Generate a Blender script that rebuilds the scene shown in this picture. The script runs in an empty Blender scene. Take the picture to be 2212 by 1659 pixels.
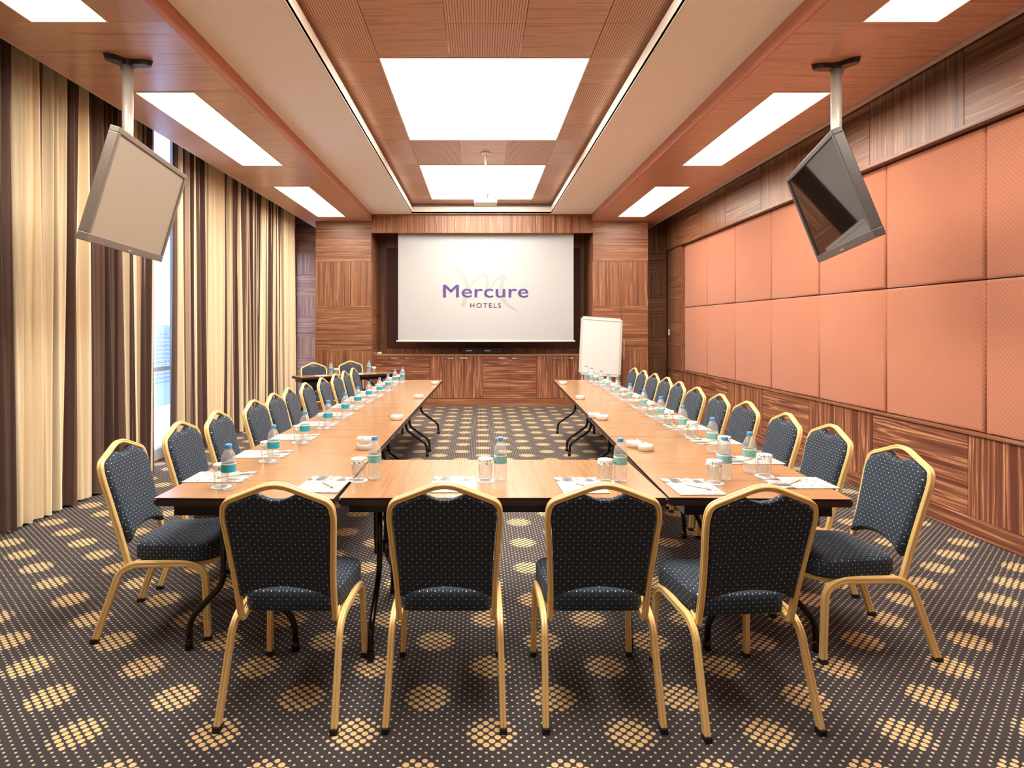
import bpy, bmesh, math, random
from mathutils import Vector, Matrix
random.seed(7)
S = bpy.context.scene
COL = S.collection
PI = math.pi
F = 1310.0                      # focal length in pixels of the 2212 px wide frame

# ------------------------------------------------------------------ camera
cd = bpy.data.cameras.new('camera'); cam = bpy.data.objects.new('camera', cd); COL.objects.link(cam)
cam.location = (0, 0, 1.5); cam.rotation_euler = (PI/2, 0, 0)
cd.sensor_fit = 'HORIZONTAL'; cd.sensor_width = 36.0; cd.lens = 36.0*F/2212.0
cd.shift_x = 70.0/2212.0; cd.shift_y = -123.5/2212.0
cd.clip_start = 0.05; cd.clip_end = 100
S.camera = cam
# ------------------------------------------------------------------ world and exposure
w = bpy.data.worlds.new('daylight'); S.world = w; w.use_nodes = True
w.node_tree.nodes['Background'].inputs[0].default_value = (0.50, 0.66, 1.0, 1)
w.node_tree.nodes['Background'].inputs[1].default_value = 7.0
S.view_settings.view_transform = 'Standard'; S.view_settings.look = 'None'
S.view_settings.gamma = 1.0; S.view_settings.use_curve_mapping = False
S.view_settings.exposure = 0.95
LAMP = 9.0                      # emission of the ceiling light panels
LAMP_C = (1.0, 0.93, 0.83, 1)

# ------------------------------------------------------------------ helpers
def srgb(r, g, b):
    def c(v):
        v /= 255.0
        return v/12.92 if v <= 0.04045 else ((v+0.055)/1.055)**2.4
    return (c(r), c(g), c(b), 1)

class NT:
    """tiny node-graph helper"""
    def __init__(s, name):
        s.m = bpy.data.materials.new(name); s.m.use_nodes = True
        s.t = s.m.node_tree; s.n = s.t.nodes; s.l = s.t.links
        s.b = s.n['Principled BSDF']
    def node(s, typ, **kw):
        n = s.n.new(typ)
        for k, v in kw.items(): setattr(n, k, v)
        return n
    def put(s, sock, v):
        if isinstance(v, bpy.types.NodeSocket): s.l.new(v, sock)
        else: sock.default_value = v
    def math(s, op, a, b=None, c=None, clamp=False):
        n = s.node('ShaderNodeMath', operation=op); n.use_clamp = clamp
        s.put(n.inputs[0], a)
        if b is not None: s.put(n.inputs[1], b)
        if c is not None: s.put(n.inputs[2], c)
        return n.outputs[0]
    def mix(s, f, a, b, mode='MIX'):
        n = s.node('ShaderNodeMix', data_type='RGBA', blend_type=mode)
        s.put(n.inputs[0], f); s.put(n.inputs[6], a); s.put(n.inputs[7], b)
        return n.outputs[2]
    def coord(s, scale=(1, 1, 1), kind='Object', loc=(0, 0, 0)):
        tc = s.node('ShaderNodeTexCoord'); mp = s.node('ShaderNodeMapping')
        s.l.new(tc.outputs[kind], mp.inputs[0]); mp.inputs['Scale'].default_value = scale
        mp.inputs['Location'].default_value = loc
        return mp.outputs[0]
    def xyz(s, v=None):
        n = s.node('ShaderNodeSeparateXYZ'); s.l.new(v or s.coord(), n.inputs[0]); return n.outputs
    def noise(s, v, scale=1, detail=3, rough=.5, dist=0.0):
        n = s.node('ShaderNodeTexNoise'); s.l.new(v, n.inputs['Vector'])
        n.inputs['Scale'].default_value = scale; n.inputs['Detail'].default_value = detail
        n.inputs['Roughness'].default_value = rough; n.inputs['Distortion'].default_value = dist
        return n.outputs[0]
    def ramp(s, f, stops, interp='LINEAR'):
        n = s.node('ShaderNodeValToRGB'); e = n.color_ramp.elements; n.color_ramp.interpolation = interp
        while len(e) < len(stops): e.new(.5)
        for el, (p, c) in zip(e, stops): el.position = p; el.color = c
        s.l.new(f, n.inputs[0]); return n.outputs[0]
    def bump(s, h, strength=.3, dist=.01):
        n = s.node('ShaderNodeBump'); n.inputs['Strength'].default_value = strength
        n.inputs['Distance'].default_value = dist; s.put(n.inputs['Height'], h)
        s.l.new(n.outputs[0], s.b.inputs['Normal'])
    def base(s, c, rough=.5, metal=0.0, spec=.5):
        s.put(s.b.inputs['Base Color'], c); s.b.inputs['Roughness'].default_value = rough
        s.b.inputs['Metallic'].default_value = metal
        s.b.inputs['Specular IOR Level'].default_value = spec
        return s.m

def plain(name, c, rough=.5, metal=0.0, spec=.5, var=.06, nscale=30):
    t = NT(name)
    f = t.noise(t.coord(), nscale, 3)
    k = t.math('MULTIPLY_ADD', f, 2*var, 1-var)
    col = t.mix(1.0, c, t.node('ShaderNodeCombineColor').outputs[0], 'MULTIPLY')
    cc = t.n[-1]
    for i in range(3): t.l.new(k, cc.inputs[i])
    # find combine node feeding the mix
    t.base(col, rough, metal, spec)
    for n in t.n:
        if n.bl_idname == 'ShaderNodeCombineColor':
            for i in range(3): t.l.new(k, n.inputs[i])
    return t.m

def emis(name, c, st):
    t = NT(name); t.base((0.8, .8, .8, 1), .5)
    t.b.inputs['Emission Color'].default_value = c; t.b.inputs['Emission Strength'].default_value = st
    return t.m

def wood(name, axis, dark, mid, light, across=26.0, along=.45, rough=.40, streak=.62, fine=90, spec=.5, off=(0, 0, 0)):
    """veneer with streaks along one axis"""
    t = NT(name)
    sc = [across]*3; sc['xyz'.index(axis)] = along
    sf = [fine]*3; sf['xyz'.index(axis)] = along*3
    a = t.noise(t.coord(tuple(sc), loc=off), 1, 3, .55)
    b = t.noise(t.coord(tuple(sf), loc=off), 1, 2, .5)
    big = t.noise(t.coord((1.3, 1.3, 1.3), loc=off), 1, 1)
    f = t.math('ADD', t.math('MULTIPLY', a, .80), t.math('MULTIPLY', b, .20))
    s1 = streak-.09
    col = t.ramp(f, [(.36, dark), (.44, mid), (s1, mid), (s1+.025, light), (s1+.05, mid), (.62, dark)])
    col = t.mix(t.math('MULTIPLY', big, .30), col, mid)
    t.bump(f, .08, .004)
    return t.base(col, rough, 0, spec)

def lathe(bm_, prof, n=20, cx=0, cy=0, mat=0, capb=True, capt=True):
    rings = []
    for r, z in prof:
        rings.append([bm_.verts.new((cx+r*math.cos(2*PI*i/n), cy+r*math.sin(2*PI*i/n), z)) for i in range(n)])
    for a, b in zip(rings, rings[1:]):
        for i in range(n):
            f = bm_.faces.new((a[i], a[(i+1) % n], b[(i+1) % n], b[i])); f.smooth = True; f.material_index = mat
    if capb: f = bm_.faces.new(rings[0][::-1]); f.material_index = mat
    if capt: f = bm_.faces.new(rings[-1]); f.material_index = mat

def box(bm_, x0, x1, y0, y1, z0, z1, mat=0):
    v = [bm_.verts.new(p) for p in ((x0,y0,z0),(x1,y0,z0),(x1,y1,z0),(x0,y1,z0),(x0,y0,z1),(x1,y0,z1),(x1,y1,z1),(x0,y1,z1))]
    for q in ((0,3,2,1),(4,5,6,7),(0,1,5,4),(1,2,6,5),(2,3,7,6),(3,0,4,7)):
        f = bm_.faces.new([v[i] for i in q]); f.material_index = mat
    return v

def rbox(bm_, x0, x1, y0, y1, z0, z1, r=.004, mat=0, seg=2):
    """box with bevelled edges"""
    t = bmesh.new(); box(t, x0, x1, y0, y1, z0, z1)
    bmesh.ops.bevel(t, geom=t.edges[:], offset=r, segments=seg, affect='EDGES', profile=.5)
    merge(bm_, t, mat); t.free()

def merge(dst, src, mat=None, mtx=None):
    mp = {}
    for v in src.verts: mp[v] = dst.verts.new(mtx @ v.co if mtx else v.co)
    for f in src.faces:
        try:
            g = dst.faces.new([mp[v] for v in f.verts]); g.smooth = f.smooth
            g.material_index = f.material_index if mat is None else mat
        except ValueError: pass

def fillet(pts, r, n=6):
    """round the inner corners of a polyline; r may be a list"""
    pts = [Vector(p) for p in pts]; out = [pts[0]]
    for i in range(1, len(pts)-1):
        a, b, c = pts[i-1], pts[i], pts[i+1]
        rr = r[i-1] if isinstance(r, (list, tuple)) else r
        d1 = (a-b); d2 = (c-b); k = min(rr, d1.length*.49, d2.length*.49)
        p = b+d1.normalized()*k; q = b+d2.normalized()*k
        for j in range(n+1):
            u = j/n; out.append(p*(1-u)**2 + b*2*u*(1-u) + q*u*u)
    out.append(pts[-1]); return out

def sweep(bm_, path, prof, side=None, mat=0, smooth=True, cap=True):
    """sweep a 2D profile (a along side, b along the in-plane normal) along a path"""
    path = [Vector(p) for p in path]; rings = []
    prev = None
    for i, p in enumerate(path):
        t = (path[min(i+1, len(path)-1)]-path[max(i-1, 0)]).normalized()
        if side is not None: s = Vector(side); s = (s-t*s.dot(t)).normalized()
        else:
            s = prev if prev else (Vector((0, 0, 1)) if abs(t.z) < .9 else Vector((1, 0, 0)))
            s = (s-t*s.dot(t)).normalized(); prev = s
        n = t.cross(s)
        rings.append([bm_.verts.new(p+s*a+n*b) for a, b in prof])
    m = len(prof)
    for A, B in zip(rings, rings[1:]):
        for i in range(m):
            f = bm_.faces.new((A[i], A[(i+1) % m], B[(i+1) % m], B[i])); f.smooth = smooth; f.material_index = mat
    if cap:
        f = bm_.faces.new(rings[0][::-1]); f.material_index = mat
        f = bm_.faces.new(rings[-1]); f.material_index = mat

def circ(r, n=10): return [(r*math.cos(2*PI*i/n), r*math.sin(2*PI*i/n)) for i in range(n)]
def grooved(w, h):
    """tube with a groove along each face (w along side, h across)"""
    a, b = w/2, h/2; g = .0035; k = .0030
    return [(-a*.72, -b), (-k, -b), (0, -b+g), (k, -b), (a*.72, -b), (a, -b*.70), (a, -k), (a-g, 0), (a, k), (a, b*.70),
            (a*.72, b), (k, b), (0, b-g), (-k, b), (-a*.72, b), (-a, b*.70), (-a, k), (-a+g, 0), (-a, -k), (-a, -b*.70)]

def mesh_obj(name, bm_, mats, parent=None, recalc=True):
    if recalc: bmesh.ops.recalc_face_normals(bm_, faces=bm_.faces[:])
    me = bpy.data.meshes.new(name); bm_.to_mesh(me); bm_.free()
    for m in (mats if isinstance(mats, (list, tuple)) else [mats]): me.materials.append(m)
    o = bpy.data.objects.new(name, me); COL.objects.link(o)
    if parent is not None: o.parent = parent
    return o

def tag(o, label=None, cat=None, group=None, kind=None):
    if label: o['label'] = label
    if cat: o['category'] = cat
    if group: o['group'] = group
    if kind: o['kind'] = kind
    return o
def thing(name, label, cat, loc=(0, 0, 0), rz=0.0, group=None):
    o = bpy.data.objects.new(name, None); COL.objects.link(o); o.empty_display_size = .1
    o.location = loc; o.rotation_euler = (0, 0, rz)
    return tag(o, label, cat, group)
def struct(name, bm_, mats, label, parent=None):
    o = mesh_obj(name, bm_, mats, parent); tag(o, label, None, None, 'structure' if parent is None else None); return o
def kids(o): return [c for c in bpy.data.objects if c.parent == o]
def dup(o, loc=None, rz=None, label=None, group=None):
    def cp(s, par):
        c = s.copy(); COL.objects.link(c)
        if par is not None: c.parent = par
        for k in kids_of.get(s, ()): cp(k, c)
        return c
    kids_of = {}
    def walk(s):
        ks = kids(s); kids_of[s] = ks
        for k in ks: walk(k)
    walk(o)
    c = cp(o, None)
    if loc is not None: c.location = loc
    if rz is not None: c.rotation_euler = (0, 0, rz)
    if label: c['label'] = label
    if group: c['group'] = group
    return c
ORD = ['first', 'second', 'third', 'fourth', 'fifth', 'sixth', 'seventh', 'eighth', 'ninth', 'tenth', 'eleventh', 'twelfth']

# ------------------------------------------------------------------ materials
WD, WM, WL = srgb(92, 54, 38), srgb(134, 87, 60), srgb(184, 136, 96)
wood_x = wood('walnut_veneer_x', 'x', WD, WM, WL)
wood_y = wood('walnut_veneer_y', 'y', WD, WM, WL)
wood_z = wood('walnut_veneer_z', 'z', WD, WM, WL)
CD, CM, CL = srgb(168, 120, 98), srgb(200, 150, 122), srgb(216, 168, 138)
ceil_x = wood('ceiling_veneer', 'x', CD, CM, CL, across=30, along=1.0, rough=.28, fine=150)
def ribbed():
    t = NT('ribbed_ceiling_veneer'); o = t.xyz()
    fr = t.math('FRACT', t.math('MULTIPLY', o[0], 1/.0195))
    ln = t.math('LESS_THAN', fr, .28)
    c = t.mix(ln, CL, srgb(126, 80, 62))
    return t.base(c, .4)
ceil_rib = ribbed()
gap_dark = plain('dark_joint', srgb(34, 20, 14), .8)
plaster = plain('warm_plaster', srgb(246, 236, 224), .9, var=.02)
plaster_white = plain('white_plaster_lip', srgb(240, 230, 215), .8, var=.02)
fascia_m = wood('fascia_veneer', 'y', srgb(170, 106, 82), srgb(192, 124, 96), srgb(204, 136, 108), across=30, rough=.4)
alu = plain('brushed_aluminium', srgb(205, 200, 190), .42, .35, var=.03)
chrome = plain('polished_chrome', srgb(225, 222, 215), .15, 1.0, var=.01)
black_m = plain('black_plastic', srgb(22, 20, 20), .35, var=.05)
white_m = plain('white_plastic', srgb(238, 236, 230), .4, var=.02)
lamp_m = emis('lit_diffuser', LAMP_C, LAMP)
lamp_frame = plain('lamp_trim', srgb(226, 208, 170), .4, .2)

def zebra(name, axis, across=11, along=.32):
    t = NT(name); sc = [across]*3; sc['xyz'.index(axis)] = along; sf = [110]*3; sf['xyz'.index(axis)] = 1.5
    a = t.noise(t.coord(tuple(sc)), 1, 3, .5, .15); b = t.noise(t.coord(tuple(sf)), 1, 2)
    f = t.math('ADD', t.math('MULTIPLY', a, .90), t.math('MULTIPLY', b, .10))
    D, M_, L_ = srgb(100, 56, 42), srgb(138, 86, 62), srgb(200, 144, 104)
    c = t.ramp(f, [(.36, D), (.42, M_), (.455, M_), (.468, L_), (.482, M_), (.53, D), (.555, M_), (.57, L_), (.59, M_), (.66, D)])
    return t.base(c, .42, 0, .35)
zeb_x, zeb_y, zeb_z = zebra('zebra_walnut_x', 'x'), zebra('zebra_walnut_y', 'y'), zebra('zebra_walnut_z', 'z')
def fabric_orange():
    t = NT('orange_upholstery'); o = t.xyz()
    def tri(v, p): return t.math('ABSOLUTE', t.math('SUBTRACT', t.math('FRACT', t.math('MULTIPLY', v, 1/p)), .5))
    s = t.math('ADD', o[1], o[2]); d = t.math('SUBTRACT', o[1], o[2])
    h = t.math('MULTIPLY', tri(s, .034), tri(d, .034))
    k = t.math('GREATER_THAN', h, .055)
    n = t.noise(t.coord((1, 1, 1)), 2.0, 2)
    c1 = t.mix(n, srgb(182, 116, 88), srgb(190, 126, 95))
    c = t.mix(t.math('MULTIPLY', k, .42), c1, srgb(158, 90, 70))
    t.bump(h, .35, .006)
    t.b.inputs['Sheen Weight'].default_value = .2
    return t.base(c, .85, 0, .2)
fab_orange = fabric_orange()

def carpet():
    t = NT('patterned_carpet')
    P = (.0425, .040); C = (.51, .44); c0 = (.045, 2.236)
    o = t.xyz()
    def near(xs, ys, P, off):
        """distance to the nearest lattice point and that point"""
        cx = t.math('MULTIPLY', t.math('ROUND', t.math('MULTIPLY', t.math('SUBTRACT', xs, off[0]), 1/P[0])), P[0])
        cy = t.math('MULTIPLY', t.math('ROUND', t.math('MULTIPLY', t.math('SUBTRACT', ys, off[1]), 1/P[1])), P[1])
        cx = t.math('ADD', cx, off[0]); cy = t.math('ADD', cy, off[1])
        dx = t.math('SUBTRACT', xs, cx); dy = t.math('SUBTRACT', ys, cy)
        d = t.math('SQRT', t.math('ADD', t.math('MULTIPLY', dx, dx), t.math('MULTIPLY', dy, dy)))
        return d, cx, cy
    dots = None; inside = None
    for k in (0, 1):
        off = (c0[0]+k*P[0]/2, c0[1]+k*P[1]/2)
        d, cx, cy = near(o[0], o[1], P, off)
        da = near(cx, cy, C, c0)[0]; db = near(cx, cy, C, (c0[0]+C[0]/2, c0[1]+C[1]/2))[0]
        dc = t.math('MINIMUM', da, db)
        # radius: large inside a medallion, small outside
        big = t.math('SUBTRACT', 1.0, t.math('MULTIPLY', t.math('SUBTRACT', dc, .074), 1/.03), clamp=True)
        r = t.math('MULTIPLY_ADD', big, .0072, .0053)
        m = t.math('MULTIPLY', t.math('SUBTRACT', r, d), 1/.0012, clamp=True)
        dots = m if dots is None else t.math('MAXIMUM', dots, m)
        bi = t.math('MULTIPLY', m, big)
        inside = bi if inside is None else t.math('MAXIMUM', inside, bi)
    n = t.noise(t.coord((1, 1, 1)), 350, 2)
    ground = t.mix(n, srgb(40, 38, 40), srgb(84, 79, 80))
    dc_ = t.mix(inside, srgb(206, 186, 162), srgb(226, 188, 134))
    c = t.mix(dots, ground, dc_)
    t.bump(n, .3, .003)
    return t.base(c, .95, 0, .1)
carpet_m = carpet()

def chair_fabric():
    t = NT('navy_dotted_upholstery'); o = t.xyz()
    tc_ = t.node('ShaderNodeTexCoord'); nn = t.xyz(tc_.outputs['Normal'])
    mx_ = t.math('GREATER_THAN', t.math('ABSOLUTE', nn[0]), .72); mz_ = t.math('GREATER_THAN', t.math('ABSOLUTE', nn[2]), .72)
    def sel(m, a, c): return t.math('ADD', a, t.math('MULTIPLY', m, t.math('SUBTRACT', c, a)))
    u = sel(mx_, o[0], o[1]); v = sel(mz_, o[2], o[1])
    def lat(k):
        P = (.031, .031)
        fx = t.math('SUBTRACT', t.math('FRACT', t.math('ADD', t.math('MULTIPLY', u, 1/P[0]), .5*k+100)), .5)
        fy = t.math('SUBTRACT', t.math('FRACT', t.math('ADD', t.math('MULTIPLY', v, 1/P[1]), .5*k+100)), .5)
        return t.math('ADD', t.math('MULTIPLY', fx, fx), t.math('MULTIPLY', fy, fy))
    d = t.math('SQRT', t.math('MINIMUM', lat(0), lat(1)))
    dot = t.math('LESS_THAN', d, .062)
    ring = t.math('LESS_THAN', t.math('ABSOLUTE', t.math('SUBTRACT', d, .44)), .03)
    n = t.noise(t.coord((1, 1, 1)), 400, 2)
    g = t.mix(n, srgb(23, 31, 40), srgb(52, 64, 80))
    g = t.mix(t.math('MULTIPLY', ring, .22), g, srgb(92, 100, 120))
    c = t.mix(dot, g, srgb(228, 226, 218))
    t.bump(n, .15, .002)
    t.b.inputs['Sheen Weight'].default_value = .05
    return t.base(c, .85, 0, .25)
navy = chair_fabric()
gold = plain('gold_lacquered_tube', srgb(240, 206, 140), .40, .15, var=.05, nscale=12)
rubber = plain('black_rubber', srgb(18, 17, 16), .7)
table_m = wood('table_laminate', 'x', srgb(144, 104, 68), srgb(155, 114, 76), srgb(165, 125, 86), across=40, along=2, rough=.24, fine=160, spec=.45)
table_edge = plain('dark_table_edging', srgb(46, 26, 22), .3, var=.05)
table_steel = plain('dark_brown_steel', srgb(28, 18, 16), .25, .3)
paper_m = plain('white_card', srgb(206, 205, 200), .7, var=.01)
ceramic = plain('white_porcelain', srgb(240, 236, 226), .2, var=.01)
cap_blue = plain('blue_cap_plastic', srgb(74, 150, 205), .35)
maroon = plain('dark_red_board', srgb(84, 30, 22), .5, var=.08)
board_m = plain('whiteboard', srgb(186, 184, 177), .45, var=.015, nscale=4)
screen_m = plain('screen_fabric', srgb(172, 172, 172), .9, var=.01, nscale=2)
purple = plain('purple_print', srgb(74, 60, 122), .8, var=.01)
purple_dk = plain('dark_purple_print', srgb(50, 42, 72), .8, var=.01)
grey_print = plain('pale_grey_print', srgb(157, 158, 156), .8, var=.01)
glass_sheet = None
def clear(name, tint, refl_ior=1.45, haze=0.0):
    m = bpy.data.materials.new(name); m.use_nodes = True; t = m.node_tree; t.nodes.clear()
    out = t.nodes.new('ShaderNodeOutputMaterial'); tr = t.nodes.new('ShaderNodeBsdfTransparent'); tr.inputs[0].default_value = tint
    gl = t.nodes.new('ShaderNodeBsdfGlossy'); gl.inputs['Roughness'].default_value = .05
    lw = t.nodes.new('ShaderNodeLayerWeight'); lw.inputs[0].default_value = .5
    pw = t.nodes.new('ShaderNodeMath'); pw.operation = 'POWER'; t.links.new(lw.outputs[1], pw.inputs[0]); pw.inputs[1].default_value = 3.0
    fr = t.nodes.new('ShaderNodeMath'); fr.operation = 'MULTIPLY_ADD'; t.links.new(pw.outputs[0], fr.inputs[0])
    fr.inputs[1].default_value = .75; fr.inputs[2].default_value = (refl_ior-1)**2/(refl_ior+1)**2
    mx = t.nodes.new('ShaderNodeMixShader'); t.links.new(fr.outputs[0], mx.inputs[0])
    t.links.new(tr.outputs[0], mx.inputs[1]); t.links.new(gl.outputs[0], mx.inputs[2])
    last = mx
    if haze:
        df = t.nodes.new('ShaderNodeBsdfDiffuse'); df.inputs[0].default_value = (1, 1, 1, 1)
        m2 = t.nodes.new('ShaderNodeMixShader'); m2.inputs[0].default_value = haze
        t.links.new(mx.outputs[0], m2.inputs[1]); t.links.new(df.outputs[0], m2.inputs[2]); last = m2
    t.links.new(last.outputs[0], out.inputs[0]); return m
pet = clear('clear_bottle_plastic', (.93, .95, .96, 1), 1.7, .16)
tumbler_m = clear('clear_glass', (.96, .97, .97, 1), 1.5, .05)
window_glass = clear('window_glass', (.92, .96, 1, 1), 1.45)
sheer_m = clear('sheer_voile', (.80, .86, .95, 1), 1.05, .35)

def label_mat(name, a, b, cgreen):
    t = NT(name); o = t.xyz()
    n = t.noise(t.coord((1, 1, 1)), 45, 2)
    band = t.math('GREATER_THAN', o[2], .121)
    c = t.mix(n, a, b)
    k = t.math('GREATER_THAN', n, .54)
    c = t.mix(k, c, cgreen)
    c = t.mix(band, c, srgb(232, 240, 238))
    return t.base(c, .45)
label_cyan = label_mat('cyan_bottle_label', srgb(20, 140, 170), srgb(60, 180, 200), srgb(40, 160, 185))
label_green = label_mat('teal_green_bottle_label', srgb(80, 165, 190), srgb(170, 215, 215), srgb(110, 175, 110))

def brochure_mat():
    """cover: grey photograph across the top third, white page with small leaf prints below"""
    t = NT('brochure_print'); o = t.xyz()
    n = t.noise(t.coord((1, 1, 1)), 9, 2); n2 = t.noise(t.coord((1, 1.8, 1)), 42, 2)
    tri = t.math('SUBTRACT', t.math('ABSOLUTE', t.math('SUBTRACT', t.math('FRACT', t.math('MULTIPLY', o[0], 9)), .5)), .2)
    ph = t.ramp(t.math('ADD', n, t.math('MULTIPLY', tri, .5)), [(.38, srgb(60, 55, 52)), (.5, srgb(118, 112, 106)), (.56, srgb(196, 192, 186)), (.7, srgb(80, 74, 68))])
    leaf = t.ramp(n2, [(.55, srgb(206, 204, 198)), (.60, srgb(120, 110, 88))])
    leaf = t.mix(t.math('GREATER_THAN', o[1], .01), leaf, srgb(206, 204, 198))
    c = t.mix(t.math('GREATER_THAN', o[1], .055), leaf, ph)
    return t.base(c, .45)
brochure_m = brochure_mat()
lid_m = NT('printed_paper_lid')
_n = lid_m.noise(lid_m.coord((1, 1, 1)), 120, 1)
lid_m = lid_m.base(lid_m.ramp(_n, [(.60, srgb(244, 242, 236)), (.64, srgb(60, 54, 50))]), .7)

# ------------------------------------------------------------------ room: floor
YN, YB = -2.6, 11.9            # wall behind the camera, alcove back wall
ZS, ZP, ZC = 3.41, 3.537, 3.72 # side soffit, plaster, centre recess heights
b = bmesh.new(); box(b, -3.75, 3.75, YN-.1, YB+.1, -.1, 0)
struct('floor', b, carpet_m, 'dark carpet with gold dot medallions')

# right wall: fabric niche between wood bands
FX = 3.62; WX = 3.56
def checker(bm_, const, lo, hi, zs, y0mod, parity, thick, axis='x', gap=.004):
    pass
b = bmesh.new()
box(b, FX+.05, FX+.12, YN, YB+.1, 0, 4.2, 2)                     # core
# upholstered niche reveal
step = 1.07
k0 = -7
for k in range(k0, 7):
    ya, yb = 4.42+k*step, 4.42+(k+1)*step
    ya = max(ya, YN); yb = min(yb, 11.45)
    if yb <= ya: continue
    vert = (k % 2 == 1)
    box(b, WX, FX+.06, ya+.003, yb-.003, .13, .722, 4 if vert else 3)          # wainscot
    box(b, WX-.03, FX+.06, ya+.003, yb-.003, 2.96, 4.1, 0 if vert else 1)     # upper band
box(b, WX+.01, FX+.05, YN, 11.44, .0, .73, 2)
box(b, WX-.02, FX+.05, YN, 11.44, 2.965, 4.1, 2)
# column of checkered panels beyond the fabric
zz = [.733, 1.16, 1.58, 2.0, 2.4, 2.96]
for i in range(5):
    box(b, WX-.01, FX+.06, 10.66, 11.445, zz[i]+.002, zz[i+1]-.002, (1 if i % 2 == 0 else 0))
struct('wall_right', b, [wood_y, wood_z, gap_dark, zeb_y, zeb_z], 'walnut panelled wall with an upholstered orange field')
b = bmesh.new()
box(b, WX-.022, FX, YN, 11.44, .722, .738); box(b, WX-.045, FX, YN, 11.44, 2.935, 2.962)
struct('trim_1', b, wood_y, 'thin walnut ledges above and below the orange panels')
b = bmesh.new(); rbox(b, WX-.035, WX+.01, YN, 11.44, 0, .126, .006)
struct('baseboard_right', b, zeb_y, 'walnut skirting board along the right wall')

# orange padded panels
seams = [10.63-1.0527*i for i in range(0, 10)]
cells = [('lower', .738, 1.838), ('upper', 1.838, 2.935)]
names = ['leftmost, beside the walnut column', 'second from the walnut column', 'third from the walnut column', 'fourth from the walnut column',
         'fifth from the walnut column', 'sixth from the walnut column', 'seventh from the walnut column, at the picture edge', 'eighth from the walnut column', 'ninth from the walnut column']
for row, z0, z1 in cells:
    for i in range(9):
        y1, y0 = seams[i], seams[i+1]
        b = bmesh.new(); g = .0035
        t_ = bmesh.new(); v = box(t_, FX-.028, FX+.05, y0+g, y1-g, z0+g, z1-g)
        ed = [e for e in t_.edges if all(abs(q.co.x-(FX-.028)) < 1e-6 for q in e.verts)]
        bmesh.ops.bevel(t_, geom=ed, offset=.026, segments=4, affect='EDGES', profile=.5)
        for f in t_.faces: f.smooth = True
        merge(b, t_, 0); t_.free()
        o = mesh_obj('padded_wall_panel', b, fab_orange)
        tag(o, '%s orange padded wall panel, %s' % (row, names[i]), 'wall panel', 'orange padded panels on the right wall')
b = bmesh.new(); box(b, FX+.02, FX+.05, YN, seams[9], .738, 2.935)
struct('trim_2', b, fab_orange, 'orange upholstered wall continuing beside the camera')

# back wall: pilasters, header, recess, alcoves
Y1 = 10.98
WMATS = [wood_x, wood_z, gap_dark, wood_y]
zs = [0, .27, 1.07, 1.88, 2.68, 3.6]
b = bmesh.new()
for i in range(5): box(b, -2.967, -1.962, Y1, YB, zs[i]+.0015, zs[i+1]-.0015, [0, 1, 0, 1, 0][i])
for i in range(4): box(b, -1.960, -1.948, Y1+.002, YB, zs[i], zs[i+1], [3, 1, 3, 1][i])
box(b, -2.94, -1.98, Y1+.01, YB, .01, 3.6, 2)
struct('wall_back_left', b, WMATS, 'checkered walnut pilaster left of the screen recess')
b = bmesh.new()
box(b, 2.056, 3.05, Y1+.03, YB, 0, 2.68, 2)
box(b, 2.056, 3.05, Y1, YB, 2.682, 3.6, 0)
for i in range(4): box(b, 2.044, 2.056, Y1+.002, YB, zs[i], zs[i+1], [3, 1, 3, 1][i])
struct('wall_back_right', b, WMATS, 'walnut pilaster with a closet right of the screen recess')
b = bmesh.new()
box(b, -1.960, .10, Y1+.004, Y1+.06, 3.20, 3.60, 1); box(b, .104, 2.053, Y1+.004, Y1+.06, 3.20, 3.60, 1)
struct('trim_7', b, WMATS, 'walnut header above the projection screen')
b = bmesh.new()
box(b, -1.96, 2.06, YB, YB+.1, 0, 4.2, 1)
for x0, x1, ph in ((-3.76, -2.96, 0), (3.04, 3.76, 1)):
    zc = [0, .47, .88, 1.29, 1.70, 2.11, 2.52, 2.93, 4.2]
    for i in range(8): box(b, x0, x1, YB, YB+.1, zc[i]+.002, zc[i+1]-.002, 0 if (i+ph) % 2 else 1)
box(b, -3.76, 3.76, YB+.05, YB+.12, 0, 4.2, 2)
struct('wall_back', b, WMATS, 'walnut back wall of the screen recess and alcoves')
# closet doors in the right pilaster
mid = 2.563
for n_, (x0, x1, hx) in enumerate(((2.055, mid-.003, mid-.045), (mid+.003, 3.048, mid+.045))):
    b = bmesh.new()
    for i in range(4): box(b, x0, x1, Y1, Y1+.028, zs[i]+.001+(.02 if i == 0 else 0), zs[i+1]-.001, [0, 1, 0, 1][i])
    d = struct('door_%d' % (n_+1), b, [wood_x, wood_z], ('left' if n_ == 0 else 'right')+' tall veneered closet door beside the screen recess')
    b = bmesh.new(); sweep(b, fillet([(hx, Y1, .93), (hx, Y1-.035, .93), (hx, Y1-.035, 1.26), (hx, Y1, 1.26)], .012), circ(.007))
    h = mesh_obj('door_handle', b, alu, d); tag(h, 'long vertical bar handle')
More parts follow.
